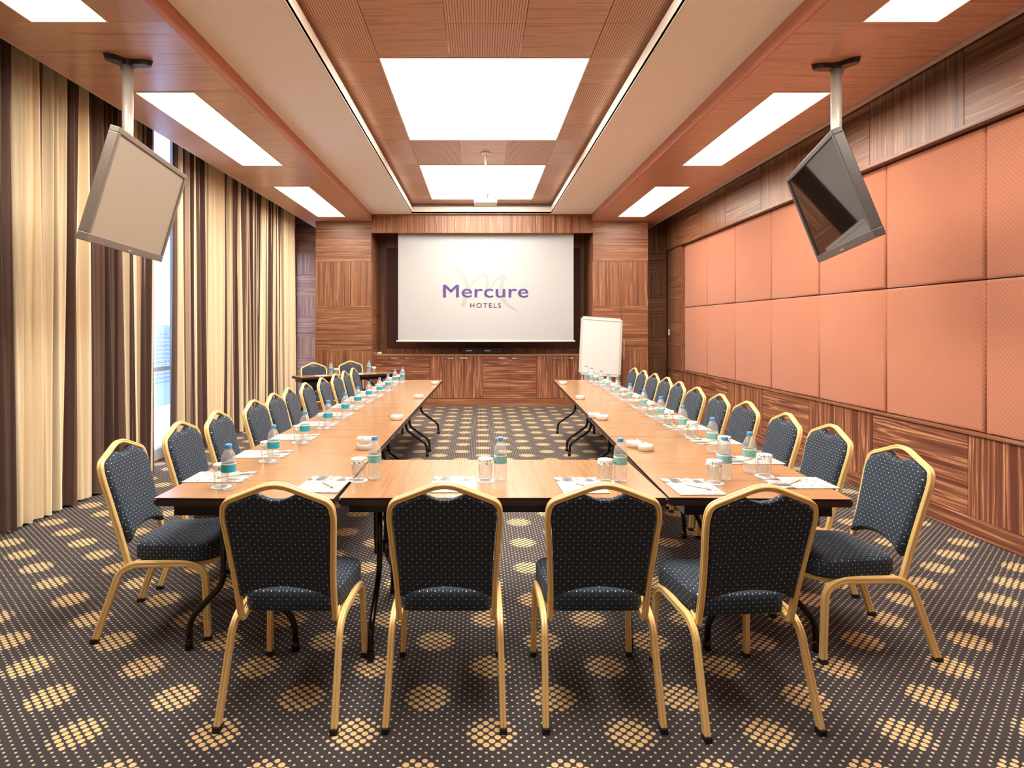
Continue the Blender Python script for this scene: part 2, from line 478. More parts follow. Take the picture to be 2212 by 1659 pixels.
# wall behind the camera and left window wall
b = bmesh.new(); box(b, -3.8, 3.8, YN-.1, YN, 0, 4.2)
struct('wall_front', b, plaster, 'unseen wall behind the camera, made pale to bounce light')  # unseen wall, finish made pale to bounce light onto the chair backs
b = bmesh.new()
WXL = -3.60
box(b, WXL-.1, WXL, YN, 6.2, 0, 4.2, 0); box(b, WXL-.1, WXL, 7.25, 11.05, 0, 4.2, 0)
box(b, WXL-.1, WXL, 11.86, YB+.1, 0, 4.2, 0)
box(b, WXL-.1, WXL, 6.2, 7.25, 3.95, 4.2, 0); box(b, WXL-.1, WXL, 11.05, 11.86, 2.96, 4.2, 0)
box(b, WXL-.1, WXL, 6.2, 7.25, 0, .08, 0)
struct('wall_left', b, wood_y, 'walnut wall behind the curtains with tall window openings')
for n_, (ya, yb, za, zb) in enumerate(((6.2, 7.25, .08, 3.95), (11.05, 11.86, 0, 2.96))):
    b = bmesh.new()
    for (p, q, r, s) in ((ya, ya+.05, za, zb), (yb-.05, yb, za, zb), (ya+.05, yb-.05, za, za+.05), (ya+.05, yb-.05, zb-.05, zb), (ya+.05, yb-.05, 1.0, 1.05)):
        box(b, WXL-.08, WXL-.01, p, q, r, s)
    wn = struct('window_%d' % (n_+1), b, black_m, 'tall dark framed window behind the curtains')
    b = bmesh.new(); box(b, WXL-.05, WXL-.044, ya+.05, yb-.05, za+.05, zb-.05)
    mesh_obj('window_pane', b, window_glass, wn)
b = bmesh.new(); box(b, -8.2, -8.0, -4, 16, -.5, 1.55)
for k in range(14): box(b, -8.0, -7.96, -4, 16, .05+k*.1, .09+k*.1)
struct('trim_3', b, plain('outside_grey_louvres', srgb(96, 112, 140), .7), 'grey blue louvred parapet outside the window')

# ------------------------------------------------------------------ ceiling
XL, XR = -1.965, 2.045         # fascias
RL, RR = -1.212, 1.283         # recess edges
RB = 10.9                      # back lip of the recess
b = bmesh.new()
def tiles(x0, x1, ys, z, mat, gap=.0025):
    for a, c in zip(ys, ys[1:]):
        box(b, x0+gap, x1-gap, a+gap, c-gap, z, z+.02, mat)
# side soffits with holes for the light panels
LY = [(1.55, 3.80), (4.93, 7.18), (8.25, 10.5)]
for s, (xe, xo, pa, pb) in (('L', (XL, -3.15, -2.81, -2.32)), ('R', (XR, 3.235, 2.39, 2.87))):
    lo, hi = min(xe, xo), max(xe, xo)
    ys = [YN]
    for a, c in LY: ys += [a, c]
    ys.append(YB)
    for i in range(len(ys)-1):
        a, c = ys[i], ys[i+1]
        if i % 2 == 0: box(b, lo, hi, a+.002, c-.002, ZS, ZS+.03, 0)
        else:
            rib = 1 if c < 4 else 0
            inner = (lo, pa) if s == 'R' else (pb, hi); outer = (pb, hi) if s == 'R' else (lo, pa)
            box(b, inner[0], inner[1], a, c, ZS, ZS+.03, rib)
            box(b, outer[0], outer[1], a, c, ZS, ZS+.03, 1 if s == 'L' else 0)
    box(b, lo, hi, YN, YB, ZS+.08, ZS+.12, 2)
# plaster bands
box(b, XL, RL, YN, Y1, ZP, ZP+.03, 3); box(b, RR, XR, YN, Y1, ZP, ZP+.03, 3); box(b, RL, RR, RB, Y1+.01, ZP, ZP+.03, 3)
# recess tiles
EX = 0.16                      # the recess ceiling runs on behind the lips
cols = [RL-EX, -.835, -.25, .335, .916, RR+EX]
rows = [YN] + [5.0-.557*k for k in range(13, 0, -1)] + [5.0, 5.57, 6.12, 6.66, 7.2, 7.765, 8.33, 8.885, 9.44, 9.99, 10.54, 11.05]
def hole(i, ya, yb):
    ym = (ya+yb)/2
    return 1 <= i <= 3 and (5.0 < ym < 7.2 or 8.33 < ym < 10.54 or 1.67 < ym < 3.87)
rows = sorted(set(rows))
for j in range(len(rows)-1):
    ya, yb = rows[j], rows[j+1]
    if yb-ya < .01: continue
    for i in range(5):
        if hole(i, ya, yb): continue
        ym = (ya+yb)/2
        if ym < 5.0: rib = i in (0, 2, 4)
        elif ym < 7.2: rib = (j % 2 == 1)
        elif ym < 8.33: rib = i in (1, 3)
        else: rib = (j % 2 == 0) and i in (0, 4)
        box(b, cols[i]+.002, cols[i+1]-.002, ya+.002, yb-.002, ZC, ZC+.02, 1 if rib else 0)
box(b, RL-EX, RR+EX, YN, 11.06, ZC+.10, ZC+.13, 2)
# cove back faces
for x0, x1, y0, y1 in ((RL-EX-.02, RL-EX, YN, 11.07), (RR+EX, RR+EX+.02, YN, 11.07), (RL-EX, RR+EX, 11.05, 11.07)):
    box(b, x0, x1, y0, y1, ZP+.03, ZC+.1, 3)
# overhead slab closing the room
box(b, -3.9, 3.9, YN-.1, YB+.1, 4.1, 4.2, 2)
struct('ceiling', b, [ceil_x, ceil_rib, gap_dark, plaster], 'stepped ceiling of wood veneer soffits, plaster bands and a tiled centre recess')
b = bmesh.new()
for x0, x1 in ((RL-.018, RL), (RR, RR+.018)): box(b, x0, x1, YN, RB+.018, ZP-.004, ZP+.12)
box(b, RL, RR, RB, RB+.018, ZP-.004, ZP+.12)
struct('trim_4', b, plaster_white, 'white lip around the centre recess')
b = bmesh.new()
box(b, XL+.001, XL+.02, YN, Y1-.002, ZS-.002, ZP+.02); box(b, XR-.02, XR-.001, YN, Y1-.002, ZS-.002, ZP+.02)
struct('trim_5', b, fascia_m, 'reddish wood fascias between soffits and plaster')
b = bmesh.new(); box(b, 3.235, 3.27, YN, YB, ZS-.02, ZS+.03); box(b, -3.17, -3.15, YN, YB, ZS, ZS+.12)
struct('trim_6', b, plain('grey_shadow_trim', srgb(190, 172, 158), .5), 'thin grey edge strips of the side soffits')

# ------------------------------------------------------------------ ceiling light panels
def ceiling_light(x0, x1, y0, y1, z, label, group):
    cx, cy = (x0+x1)/2, (y0+y1)/2
    t = thing('ceiling_light', label, 'ceiling light', (cx, cy, z), 0, group)
    hx, hy = (x1-x0)/2, (y1-y0)/2; w_ = .012
    b = bmesh.new()
    for (p, q, r, s) in ((-hx, -hx+w_, -hy, hy), (hx-w_, hx, -hy, hy), (-hx+w_, hx-w_, -hy, -hy+w_), (-hx+w_, hx-w_, hy-w_, hy)):
        box(b, p, q, r, s, -.004, .03)
    mesh_obj('frame', b, lamp_frame, t)
    b = bmesh.new(); box(b, -hx+w_, hx-w_, -hy+w_, hy-w_, .012, .022)
    mesh_obj('diffuser', b, lamp_m, t)
pos = ['cut by the picture top', 'beside the hanging monitor', 'near the back wall']
for i, (a, c) in enumerate(LY):
    ceiling_light(-2.81, -2.32, a, c, ZS, 'narrow lit ceiling panel over the curtain side, '+pos[i], 'narrow light panels in the side soffits')
    ceiling_light(2.39, 2.87, a, c, ZS, 'narrow lit ceiling panel over the orange wall side, '+pos[i], 'narrow light panels in the side soffits')
for i, (a, c, l) in enumerate(((1.67, 3.87, 'large lit panel of the centre recess above the camera'),
                               (5.0, 7.2, 'large square lit panel in the middle of the centre recess'), (8.33, 10.54, 'large lit panel of the centre recess behind the projector pole'))):
    ceiling_light(-.835, .916, a, c, ZC, l, 'large light panels in the centre recess')

# ------------------------------------------------------------------ curtains
def curtain_mat():
    t = NT('striped_curtain_cloth')
    a = t.node('ShaderNodeAttribute', attribute_name='stripe')
    n = t.noise(t.coord((1, 60, .3)), 1, 2)
    c = t.mix(t.math('MULTIPLY', n, .25), a.outputs[0], srgb(120, 92, 68))
    t.b.inputs['Sheen Weight'].default_value = .1
    return t.base(c, .8, 0, .2)
cur_m = curtain_mat()
CREAM, TAN, BRN, DRK = srgb(240, 220, 184), srgb(182, 156, 132), srgb(104, 80, 72), srgb(70, 52, 48)  # dark browns also paint the shade of recessed folds
def stripes(y0, y1, zones):
    """list of (start, colour) of woven stripes and painted fold shade from y0 to y1; zones give kind per interval"""
    out = []; y = y0
    while y < y1:
        kind = 'mix'; end = 99
        for a, c, k in zones:
            if a <= y < c: kind = k; end = c
        if kind == 'cream': out.append((y, CREAM if random.random() < .85 else TAN)); y += random.uniform(.03, .07)
        elif kind == 'dark': out.append((y, random.choice([DRK, BRN, DRK, BRN, TAN]) if random.random() < .9 else CREAM)); y += random.uniform(.008, .03)
        elif kind == 'solid': out.append((y, DRK if random.random() < .4 else BRN)); y += .03
        else: out.append((y, random.choice([CREAM, TAN, BRN, DRK, DRK, CREAM, BRN, BRN]))); y += random.uniform(.006, .024) if y > 7 else random.uniform(.008, .03)
        y = min(y, end)
    return out
def curtain(label, y0, y1, zones, z0=.02, z1=4.05, pitch=.13, amp=.048, xc=-3.43, dx=.005):
    st = stripes(y0-.2, y1+.2, zones)
    import bisect
    keys = [s[0] for s in st]
    n = int((y1-y0)/dx); rows = 14
    b = bmesh.new(); cl = b.loops.layers.float_color.new('stripe')
    ph = random.uniform(0, 6)
    phs = [0.0]
    for i in range(n+1): phs.append(phs[-1]+2*PI*dx/(pitch*(1+.35*math.sin((y0+i*dx)*3.1+ph)*math.cos((y0+i*dx)*1.3))))
    V = []
    for j in range(rows+1):
        z = z0+(z1-z0)*j/rows; r = []
        u = j/rows
        for i in range(n+1):
            y = y0+i*dx
            am = amp*(.70+.40*(1-u)+.25*math.sin(y*2.3+1))
            drift = .35*math.sin(u*2.2+y*1.7)
            x = xc+am*math.sin(phs[i]+drift)+.016*math.sin(phs[i]*2.7+u*3)+.006*math.sin(phs[i]*6.1+u)
            zz_ = z+(.012*math.sin(phs[i]*.5) if j == 0 else 0)
            slant = .05*(u-.5)*math.sin(y*4.1)*min(1, (y-y0)*4, (y1-y)*4)
            r.append(b.verts.new((x, y+slant, zz_)))
        V.append(r)
    for i in range(n):
        k = max(0, bisect.bisect_right(keys, y0+(i+.5)*dx)-1)
        for j in range(rows):
            f = b.faces.new((V[j][i], V[j][i+1], V[j+1][i+1], V[j+1][i])); f.smooth = True
            for l in f.loops: l[cl] = st[k][1]
    o = mesh_obj('curtain', b, cur_m, recalc=False)
    return tag(o, label, 'curtain', 'striped curtains on the window wall')
curtain('near striped curtain with broad cream folds and dark brown strips', 1.2, 6.36,
        [(1.2, 4.36, 'mix'), (4.36, 4.44, 'solid'), (4.44, 4.70, 'cream'), (4.70, 4.74, 'solid'), (4.74, 4.82, 'cream'), (4.82, 4.87, 'solid'), (4.87, 5.01, 'cream'), (5.01, 5.11, 'solid'),
         (5.11, 5.27, 'cream'), (5.27, 5.64, 'dark'), (5.64, 6.16, 'mix'), (6.16, 6.32, 'dark'), (6.32, 6.5, 'cream')])
curtain('far striped curtain with fine brown and cream stripes running to the back alcove', 6.74, 11.15,
        [(6.6, 6.9, 'dark'), (6.9, 6.99, 'cream'), (6.99, 7.1, 'dark'), (7.1, 7.3, 'mix'), (7.3, 7.58, 'dark'), (7.58, 8.03, 'cream'), (8.03, 10.45, 'mix'), (10.45, 11.4, 'cream')])
curtain('striped curtain beside the camera', YN+.1, 1.15, [], dx=.02)
# sheer in the gap
b = bmesh.new(); n = 40; A = []
for i in range(n+1):
    y = 6.22+i*.0255; x = -3.555+.012*math.sin(y*38)
    A.append((b.verts.new((x, y, .03)), b.verts.new((x, y, 4.0))))
for p, q in zip(A, A[1:]):
    f = b.faces.new((p[0], q[0], q[1], p[1])); f.smooth = True
tag(mesh_obj('sheer_curtain', b, sheer_m, recalc=False), 'bluish sheer voile showing in the gap between the striped curtains', 'curtain')
b = bmesh.new(); sweep(b, [(-3.43, YN+.05, 4.07), (-3.43, 11.2, 4.07)], circ(.014, 8))
tag(mesh_obj('curtain_rail', b, alu), 'ceiling curtain rail above the striped curtains', 'curtain rail')

# ------------------------------------------------------------------ projection screen
SY = 11.12
def P2(x, y, Y): return ((x-1036)/F*Y, Y, 1.5+(706-y)/F*Y)
scr = thing('projection_screen', 'large white projection screen pulled down in the back recess, showing a purple hotel logo', 'projection screen', (.12, SY, 1.2))
def at_scr(o): o.parent = scr; o.location = (-.12, -SY, -1.2)
x0, _, zt = P2(860, 503, SY); x1, _, zb = P2(1239, 737, SY)
b = bmesh.new(); box(b, x0, x1, SY, SY+.004, zb, 3.35); at_scr(mesh_obj('screen_cloth', b, screen_m))
b = bmesh.new(); sweep(b, [(x0-.03, SY, zb), (x1+.03, SY, zb)], circ(.017, 10)); at_scr(mesh_obj('bottom_bar', b, white_m))
b = bmesh.new(); rbox(b, x0-.1, x1+.1, SY-.079, SY+.09, 3.30, 3.42, .01); at_scr(mesh_obj('screen_case', b, white_m))
def text(body, name, px0, px1, pyb, pyt, mat, Y, parent=None, spacing=1.0, bold=0.0):
    c = bpy.data.curves.new(name, 'FONT'); c.body = body; c.size = 1; c.space_character = spacing; c.offset = bold; c.extrude = 0.0
    o = bpy.data.objects.new(name, c); COL.objects.link(o)
    bpy.context.view_layer.update()
    dg = bpy.context.evaluated_depsgraph_get(); me = bpy.data.meshes.new_from_object(o.evaluated_get(dg))
    xs = [v.co.x for v in me.vertices]; ys = [v.co.y for v in me.vertices]
    X0, _, Z0 = P2(px0, pyb, Y); X1, _, Z1 = P2(px1, pyt, Y)
    a, c2, e, g = min(xs), max(xs), min(ys), max(ys)
    for v in me.vertices:
        v.co = Vector((X0+(v.co.x-a)/(c2-a)*(X1-X0), Y, Z0+(v.co.y-e)/(g-e)*(Z1-Z0)))
    bpy.data.objects.remove(o); me.materials.clear(); me.materials.append(mat)
    r = bpy.data.objects.new(name, me); COL.objects.link(r); return r
# grey swooping m behind the words
b = bmesh.new()
def stroke(pts, ws, Y):
    n = 14; P = []
    m = len(pts)
    for i in range(m-1):
        p0, p1, p2, p3 = pts[max(i-1, 0)], pts[i], pts[i+1], pts[min(i+2, m-1)]
        for j in range(n):
            u = j/n
            f = lambda a, b_, c, d: .5*((2*b_)+(-a+c)*u+(2*a-5*b_+4*c-d)*u*u+(-a+3*b_-3*c+d)*u**3)
            P.append((f(p0[0], p1[0], p2[0], p3[0]), f(p0[1], p1[1], p2[1], p3[1]), ws[i]*(1-u)+ws[i+1]*u))
    P.append((*pts[-1], ws[-1])); L = []
    for i, (x, y, w_) in enumerate(P):
        q, r = P[max(i-1, 0)], P[min(i+1, len(P)-1)]
        dx, dy = r[0]-q[0], r[1]-q[1]; l = math.hypot(dx, dy) or 1
        nx, ny = -dy/l*w_/2, dx/l*w_/2
        L.append((b.verts.new(P2(x+nx, y+ny, Y)), b.verts.new(P2(x-nx, y-ny, Y))))
    for p, q in zip(L, L[1:]): b.faces.new((p[0], p[1], q[1], q[0]))
Yg = SY-.002
stroke([(972, 575), (990, 583), (1004, 602), (1009, 622), (1006, 640), (999, 662)], [1, 4, 7, 8, 8, 9], Yg)
stroke([(1006, 640), (1018, 616), (1034, 598), (1048, 594), (1053, 606), (1051, 624), (1046, 645)], [2, 4, 4, 5, 8, 7, 3], Yg-.0003)
stroke([(1055, 632), (1068, 610), (1082, 598), (1093, 595)], [2, 4, 6, 3], Yg-.0006)
stroke([(1090, 597), (1085, 612), (1082, 630), (1088, 648), (1102, 662), (1120, 671)], [6, 8, 8, 8, 5, 1], Yg-.0009)
at_scr(mesh_obj('logo_mark', b, grey_print)); 
lg = text('Mercure', 'logo_name', 957, 1140, 642.5, 615, purple, SY-.005, spacing=1.05)
bm2 = bmesh.new(); bm2.from_mesh(lg.data)
g_ = bmesh.ops.duplicate(bm2, geom=bm2.verts[:]+bm2.edges[:]+bm2.faces[:])['geom']
for v_ in g_:
    if isinstance(v_, bmesh.types.BMVert): v_.co += Vector((.0105, -.0008, 0))
bm2.to_mesh(lg.data); bm2.free(); at_scr(lg)
at_scr(text('HOTELS', 'logo_caption', 1016, 1082, 664.5, 654.5, purple_dk, SY-.005, spacing=1.35, bold=.004))

# dark red board behind the screen
b = bmesh.new(); x0, _, z0 = P2(836, 752, YB-.03); x1 = (1252-1036)/F*YB; z1 = 3.04
rbox(b, x0, x1, YB-.03, YB-.002, z0, z1, .004)
tag(mesh_obj('backing_board', b, maroon), 'dark red board on the recess wall behind the projection screen', 'board')

# ------------------------------------------------------------------ cabinets
CY = 11.42
xs_ = [P2(p, 0, CY)[0] for p in (812, 928, 1043.5, 1158.5, 1269.5)]
ztop = P2(0, 766, CY)[2]; zbot = .15
cl_ = ['horizontally grained walnut low cabinet at the left end under the screen', 'vertically grained walnut low cabinet, second from the left under the screen',
       'horizontally grained walnut low cabinet, third from the left under the screen', 'vertically grained walnut low cabinet at the right end behind the flip chart']
for i in range(4):
    x0, x1 = xs_[i]+.001, xs_[i+1]-.001; m = zeb_x if i % 2 == 0 else zeb_z
    t = thing('cabinet', cl_[i], 'cabinet', ((x0+x1)/2, CY, zbot), 0, 'low cabinets under the screen')
    h = (x1-x0)/2; H = ztop-zbot-.02
    b = bmesh.new(); box(b, -h, h, .022, .44, 0, H); mesh_obj('body', b, wood_z, t)
    for s in (-1, 1):
        b = bmesh.new(); a, c = (-h+.002, -.0015) if s < 0 else (.0015, h-.002)
        rbox(b, a, c, 0, .02, .004, H-.004, .002)
        d = mesh_obj('door', b, m, t)
        b = bmesh.new(); hx = s*.13
        sweep(b, fillet([(hx-.085, 0, H-.045), (hx-.085, -.03, H-.045), (hx+.085, -.03, H-.045), (hx+.085, 0, H-.045)], .01), circ(.008, 8))
        tag(mesh_obj('handle', b, chrome, d), 'chrome bar handle')
b = bmesh.new(); rbox(b, xs_[0]-.0, 2.04, CY-.012, YB-.002, ztop-.02, ztop+.006, .003)
tag(mesh_obj('worktop', b, plain('worktop_edge', srgb(190, 138, 98), .4)), 'thin walnut worktop running over the low cabinets', 'worktop')
b = bmesh.new(); box(b, -1.94, 2.04, CY-.004, CY+.40, 0, zbot-.004)
struct('baseboard_back', b, wood_x, 'walnut plinth under the low cabinets')
# speaker bar and small white sensor
b = bmesh.new()
sp = thing('center_speaker', 'black centre speaker lying on the worktop below the screen', 'speaker', (.05, 11.72, ztop+.008))
rbox(b, -.40, .40, -.08, .08, 0, .12, .008); mesh_obj('housing', b, black_m, sp)
for s in (-.26, .26):
    b = bmesh.new()
    for k in range(5): box(b, s-.11, s+.11, -.084, -.08, .02+k*.018, .030+k*.018)
    mesh_obj('grille', b, plain('speaker_mesh', srgb(60, 58, 56), .5), sp)
for s in (-.255, .10):
    b = bmesh.new(); box(b, s-.055, s+.055, -.088, -.0845, .045, .068)
    tag(mesh_obj('badge', b, alu, sp), 'small silver badge')
b = bmesh.new(); rbox(b, -1.94, -1.86, 11.5, 11.55, ztop+.0065, ztop+.045, .006)
tag(mesh_obj('remote_sensor', b, white_m), 'small white box at the left end of the worktop', 'sensor')
# light switch on right wall end
sw = thing('light_switch', 'small white light switch on the walnut column near the far right corner', 'light switch', (WX-.011, 11.36, 1.40))
b = bmesh.new(); rbox(b, -.010, 0, -.035, .035, -.06, .06, .003); mesh_obj('plate', b, white_m, sw)
b = bmesh.new(); rbox(b, -.016, -.0105, -.018, .018, -.03, .03, .002); mesh_obj('rocker', b, ceramic, sw)

# ------------------------------------------------------------------ flip chart
fc = thing('flip_chart', 'white flip chart easel leaning at the back beside the closet doors', 'flip chart', (2.0, 10.1, 0), 0)
b = bmesh.new()
t_ = bmesh.new(); v = box(t_, -.35, .35, -.012, .012, 0, .98)
ed = [e for e in t_.edges if abs(e.verts[0].co.y-e.verts[1].co.y) > .01]
bmesh.ops.bevel(t_, geom=ed, offset=.03, segments=4, affect='EDGES')
M = Matrix.Translation((0, .02, .69)) @ Matrix.Rotation(math.radians(4), 4, 'Y') @ Matrix.Rotation(math.radians(-8), 4, 'X')
merge(b, t_, 0, M); t_.free(); bd = mesh_obj('board', b, board_m, fc)
b = bmesh.new(); t_ = bmesh.new(); box(t_, -.31, .31, -.017, -.0135, .035, .93); merge(b, t_, 0, M); t_.free(); mesh_obj('paper_pad', b, paper_m, fc)
b = bmesh.new(); t_ = bmesh.new(); rbox(t_, -.33, .33, -.024, -.018, .925, .955, .002); merge(b, t_, 0, M); t_.free(); mesh_obj('clamp_bar', b, plain('clamp_grey', srgb(205, 205, 200), .4), fc)
b = bmesh.new(); t_ = bmesh.new(); rbox(t_, -.30, .30, -.05, -.012, -.012, .0, .003); merge(b, t_, 0, M); t_.free(); mesh_obj('pen_tray', b, alu, fc)
for p, q in (((-.25, .10, .95), (-.33, .03, .01)), ((.25, .10, .95), (.36, .03, .01)), ((0, .18, 1.2), (0, .62, .01))):
    b = bmesh.new(); sweep(b, [p, q], circ(.012, 8)); mesh_obj('leg', b, alu, fc)

# ------------------------------------------------------------------ hanging monitors
def monitor(label, ctr, u, n, pole, plate_rot, screen_mat, bezel_mat, side_mat):
    u = Vector(u).normalized(); n = Vector(n); n = (n-u*n.dot(u)).normalized(); v = n.cross(u)   # v up
    t = thing('hanging_monitor', label, 'monitor', (pole[0], pole[1], ZS), 0, 'monitors hanging from the side soffits')
    def part(name, bm_, m):
        o = mesh_obj(name, bm_, m, t); o.location = (-pole[0], -pole[1], -ZS); return o
    R = Matrix((( u.x, v.x, n.x, ctr[0]), (u.y, v.y, n.y, ctr[1]), (u.z, v.z, n.z, ctr[2]), (0, 0, 0, 1)))
    W, H, B = .60, .365, .035
    b = bmesh.new(); t_ = bmesh.new()
    for (a, c, d, e) in ((-W, W, H-B, H), (-W, W, -H, -H+B*1.5), (-W, -W+B, -H+B*1.5, H-B), (W-B, W, -H+B*1.5, H-B)): rbox(t_, a, c, d, e, -.05, .012, .004)
    merge(b, t_, 0, R); t_.free(); part('bezel', b, bezel_mat)
    b = bmesh.new(); t_ = bmesh.new(); box(t_, -W+B, W-B, -H+B*1.5, H-B, -.04, 0); merge(b, t_, 0, R); t_.free(); part('screen', b, screen_mat)
    b = bmesh.new(); t_ = bmesh.new(); rbox(t_, -W+.01, W-.01, -H+.01, H-.01, -.055, -.041, .004); rbox(t_, -.32, .32, -.22, .22, -.095, -.05, .02); merge(b, t_, 0, R); t_.free(); part('back_cover', b, side_mat)
    b = bmesh.new(); t_ = bmesh.new(); box(t_, -.03, .03, -H+.014, -H+.022, .0125, .0135); merge(b, t_, 0, R); t_.free(); part('badge', b, alu)
    back = Vector(ctr)-n*.10
    b = bmesh.new(); sweep(b, fillet([(pole[0], pole[1], ZS-.02), (pole[0], pole[1], back.z+.10)], .02), circ(.036, 16)); part('pole', b, alu)
    b = bmesh.new(); rbox(b, pole[0]-.05, pole[0]+.05, pole[1]-.05, pole[1]+.05, back.z-.02, back.z+.12, .01)
    d = back-Vector((pole[0], pole[1], back.z)); sweep(b, [(pole[0], pole[1], back.z+.05), (back.x+.001, back.y, back.z+.02)], circ(.035, 10)); part('tilt_bracket', b, black_m)
    # three-lobed ceiling plate
    b = bmesh.new(); N = 36; vb = []; vt = []
    for i in range(N):
        a = 2*PI*i/N; r = .085+.05*math.cos(3*a+plate_rot)+.015*math.cos(6*a)
        vb.append(b.verts.new((pole[0]+r*1.15*math.cos(a), pole[1]+r*math.sin(a), ZS-.035))); vt.append(b.verts.new((pole[0]+r*1.22*math.cos(a), pole[1]+r*1.08*math.sin(a), ZS-.001)))
    for i in range(N): b.faces.new((vb[i], vb[(i+1) % N], vt[(i+1) % N], vt[i]))
    b.faces.new(vb); b.faces.new(vt); part('ceiling_plate', b, black_m)
scr_painted_refl = plain('screen_painted_reflection', srgb(158, 144, 126), .45, var=.02, nscale=2)  # beige reflection of the room painted into the base colour
scr_dark = plain('dark_glossy_screen', srgb(26, 20, 18), .03, var=.02, spec=.9)
bez_tan = plain('champagne_bezel', srgb(128, 116, 106), .35, .4)
bez_grey = plain('grey_bezel', srgb(96, 90, 88), .3, .5)
monitor('monitor hanging on a pole in front of the curtains, screen painted with a beige reflection', (-2.392, 4.30, 2.375), (-.133, .991, -.004), (.955, .127, -.269), (-2.53, 4.36), 0.0, scr_painted_refl, bez_tan, bez_grey)
monitor('monitor hanging on a pole beside the orange wall, with a dark glossy screen', (2.482, 4.35, 2.382), (-.247, -.969, .028), (-.917, .224, -.33), (2.60, 4.42), PI, scr_dark, bez_grey, black_m)

# ------------------------------------------------------------------ projector
pj = thing('projector', 'white projector hanging from a thin white pole in the centre recess', 'projector', (.075, 7.73, ZC))
b = bmesh.new(); lathe(b, [(.055, -.02), (.06, -.001)], 20); mesh_obj('ceiling_plate', b, white_m, pj)
b = bmesh.new(); sweep(b, [(0, 0, -.02), (0, 0, -.52)], circ(.016, 12)); mesh_obj('pole', b, white_m, pj)
b = bmesh.new(); rbox(b, -.148, .148, -.11, .13, -.66, -.575, .018, seg=3); mesh_obj('housing', b, white_m, pj)
b = bmesh.new(); rbox(b, -.06, .06, -.05, .05, -.572, -.56, .003); sweep(b, [(0, 0, -.56), (0, 0, -.515)], circ(.03, 12)); mesh_obj('bracket', b, white_m, pj)
b = bmesh.new(); sweep(b, [(.07, .125, -.615), (.07, .155, -.615)], circ(.032, 16)); tag(mesh_obj('lens', b, black_m, pj), 'dark projector lens')
b = bmesh.new()
sweep(b, fillet([(-.02, -.02, -.545), (-.06, -.09, -.54), (-.11, -.11, -.56), (-.12, -.118, -.60)], .03), circ(.004, 6))
sweep(b, fillet([(.01, -.02, -.545), (.05, -.09, -.55), (.02, -.115, -.58), (.03, -.119, -.61)], .03), circ(.004, 6))
sweep(b, fillet([(.0, .0, -.545), (.08, -.06, -.545), (.115, -.11, -.56), (.12, -.118, -.60)], .03), circ(.004, 6))
tag(mesh_obj('cable', b, black_m, pj), 'dark looping cables')

# ------------------------------------------------------------------ tables
def table(label, cx, cy, rz, L=1.486, Wd=.80, near='narrow', off=0.0, far='wide', group='folding tables of the U shaped layout', out=0):
    """long side along local y"""
    t = thing('folding_table', label, 'table', (cx, cy, 0), rz, group)
    b = bmesh.new(); rbox(b, -Wd/2, Wd/2, -L/2, L/2, .7395, .742, .0012, 1)
    t_ = bmesh.new(); box(t_, -Wd/2-.002, Wd/2+.002, -L/2-.002, L/2+.002, .703, .7393)
    bmesh.ops.bevel(t_, geom=[e for e in t_.edges], offset=.008, segments=2, affect='EDGES'); merge(b, t_, 0); t_.free()
    box(b, -Wd/2+.002, Wd/2-.002, -L/2+.002, L/2-.002, .7385, .7415, 1)
    mesh_obj('tabletop', b, [table_edge, table_m], t)
    b = bmesh.new(); e = .075; k = .02
    for (p, q, r, s) in ((-Wd/2+e, -Wd/2+e+k, -L/2+.03, L/2-.03), (Wd/2-e-k, Wd/2-e, -L/2+.03, L/2-.03), (-Wd/2+e+k, Wd/2-e-k, -L/2+.03, -L/2+.03+k), (-Wd/2+e+k, Wd/2-e-k, L/2-.03-k, L/2-.03)):
        box(b, p, q, r, s, .655, .704)
    mesh_obj('apron', b, table_steel, t)
    for sgn, kind in ((-1, near), (1, far)):
        y = sgn*(L/2-.135); o_ = off
        if kind == 'narrow': up, ft = .088, .245
        elif kind == 'wide': up, ft = .11, .35
        else: up, ft = .33, .33; o_ = 0
        base_uf = (up, ft)
        for s in (-1, 1):
            up, ft = base_uf
            if s == out and kind == 'wide': ft = .15
            if s == out and kind == 'edge': up, ft = .12, .20
            b = bmesh.new()
            pts = fillet([(o_+s*up, y, .70), (o_+s*up, y, .31), (o_+s*ft, y, .14), (o_+s*ft*1.02, y, .002)], [.05, .05], 6)
            sweep(b, pts, circ(.0145, 10)); lathe(b, [(.018, 0), (.018, .02), (.0155, .05)], 12, o_+s*ft*1.02, y)
            mesh_obj('leg', b, table_steel, t)
        up = .09 if kind == 'narrow' else .11
        b = bmesh.new(); sweep(b, [(o_-up, y, .36), (o_+(.33 if kind == 'edge' and out < 0 else up), y, .36)], circ(.009, 8)); sweep(b, [(o_-up-.12, y, .69), (o_+up+.12 if abs(o_+up+.12) < Wd/2-.1 else Wd/2-.1, y, .69)], circ(.012, 8))
        mesh_obj('cross_bar', b, table_steel, t)
        b = bmesh.new(); sweep(b, [(o_, y, .40), (o_, y-sgn*.36, .69)], circ(.009, 8)); sweep(b, [(o_, y, .36), (o_, y, .42)], circ(.016, 8))
        tag(mesh_obj('folding_brace', b, table_steel, t), 'diagonal folding brace')
    return t
nm = ['at the near corner', 'second from the camera', 'third from the camera', 'at the far end']
YS = [2.676, 4.172, 5.666, 7.160, 8.654]
def xin_left(Y): return -.645+(Y-2.676)*(.115/5.97)
def xin_right(Y): return .843+(Y-2.676)*(.213/5.97)
aL = -math.atan(.115/5.97); aR = -math.atan(.213/5.97)
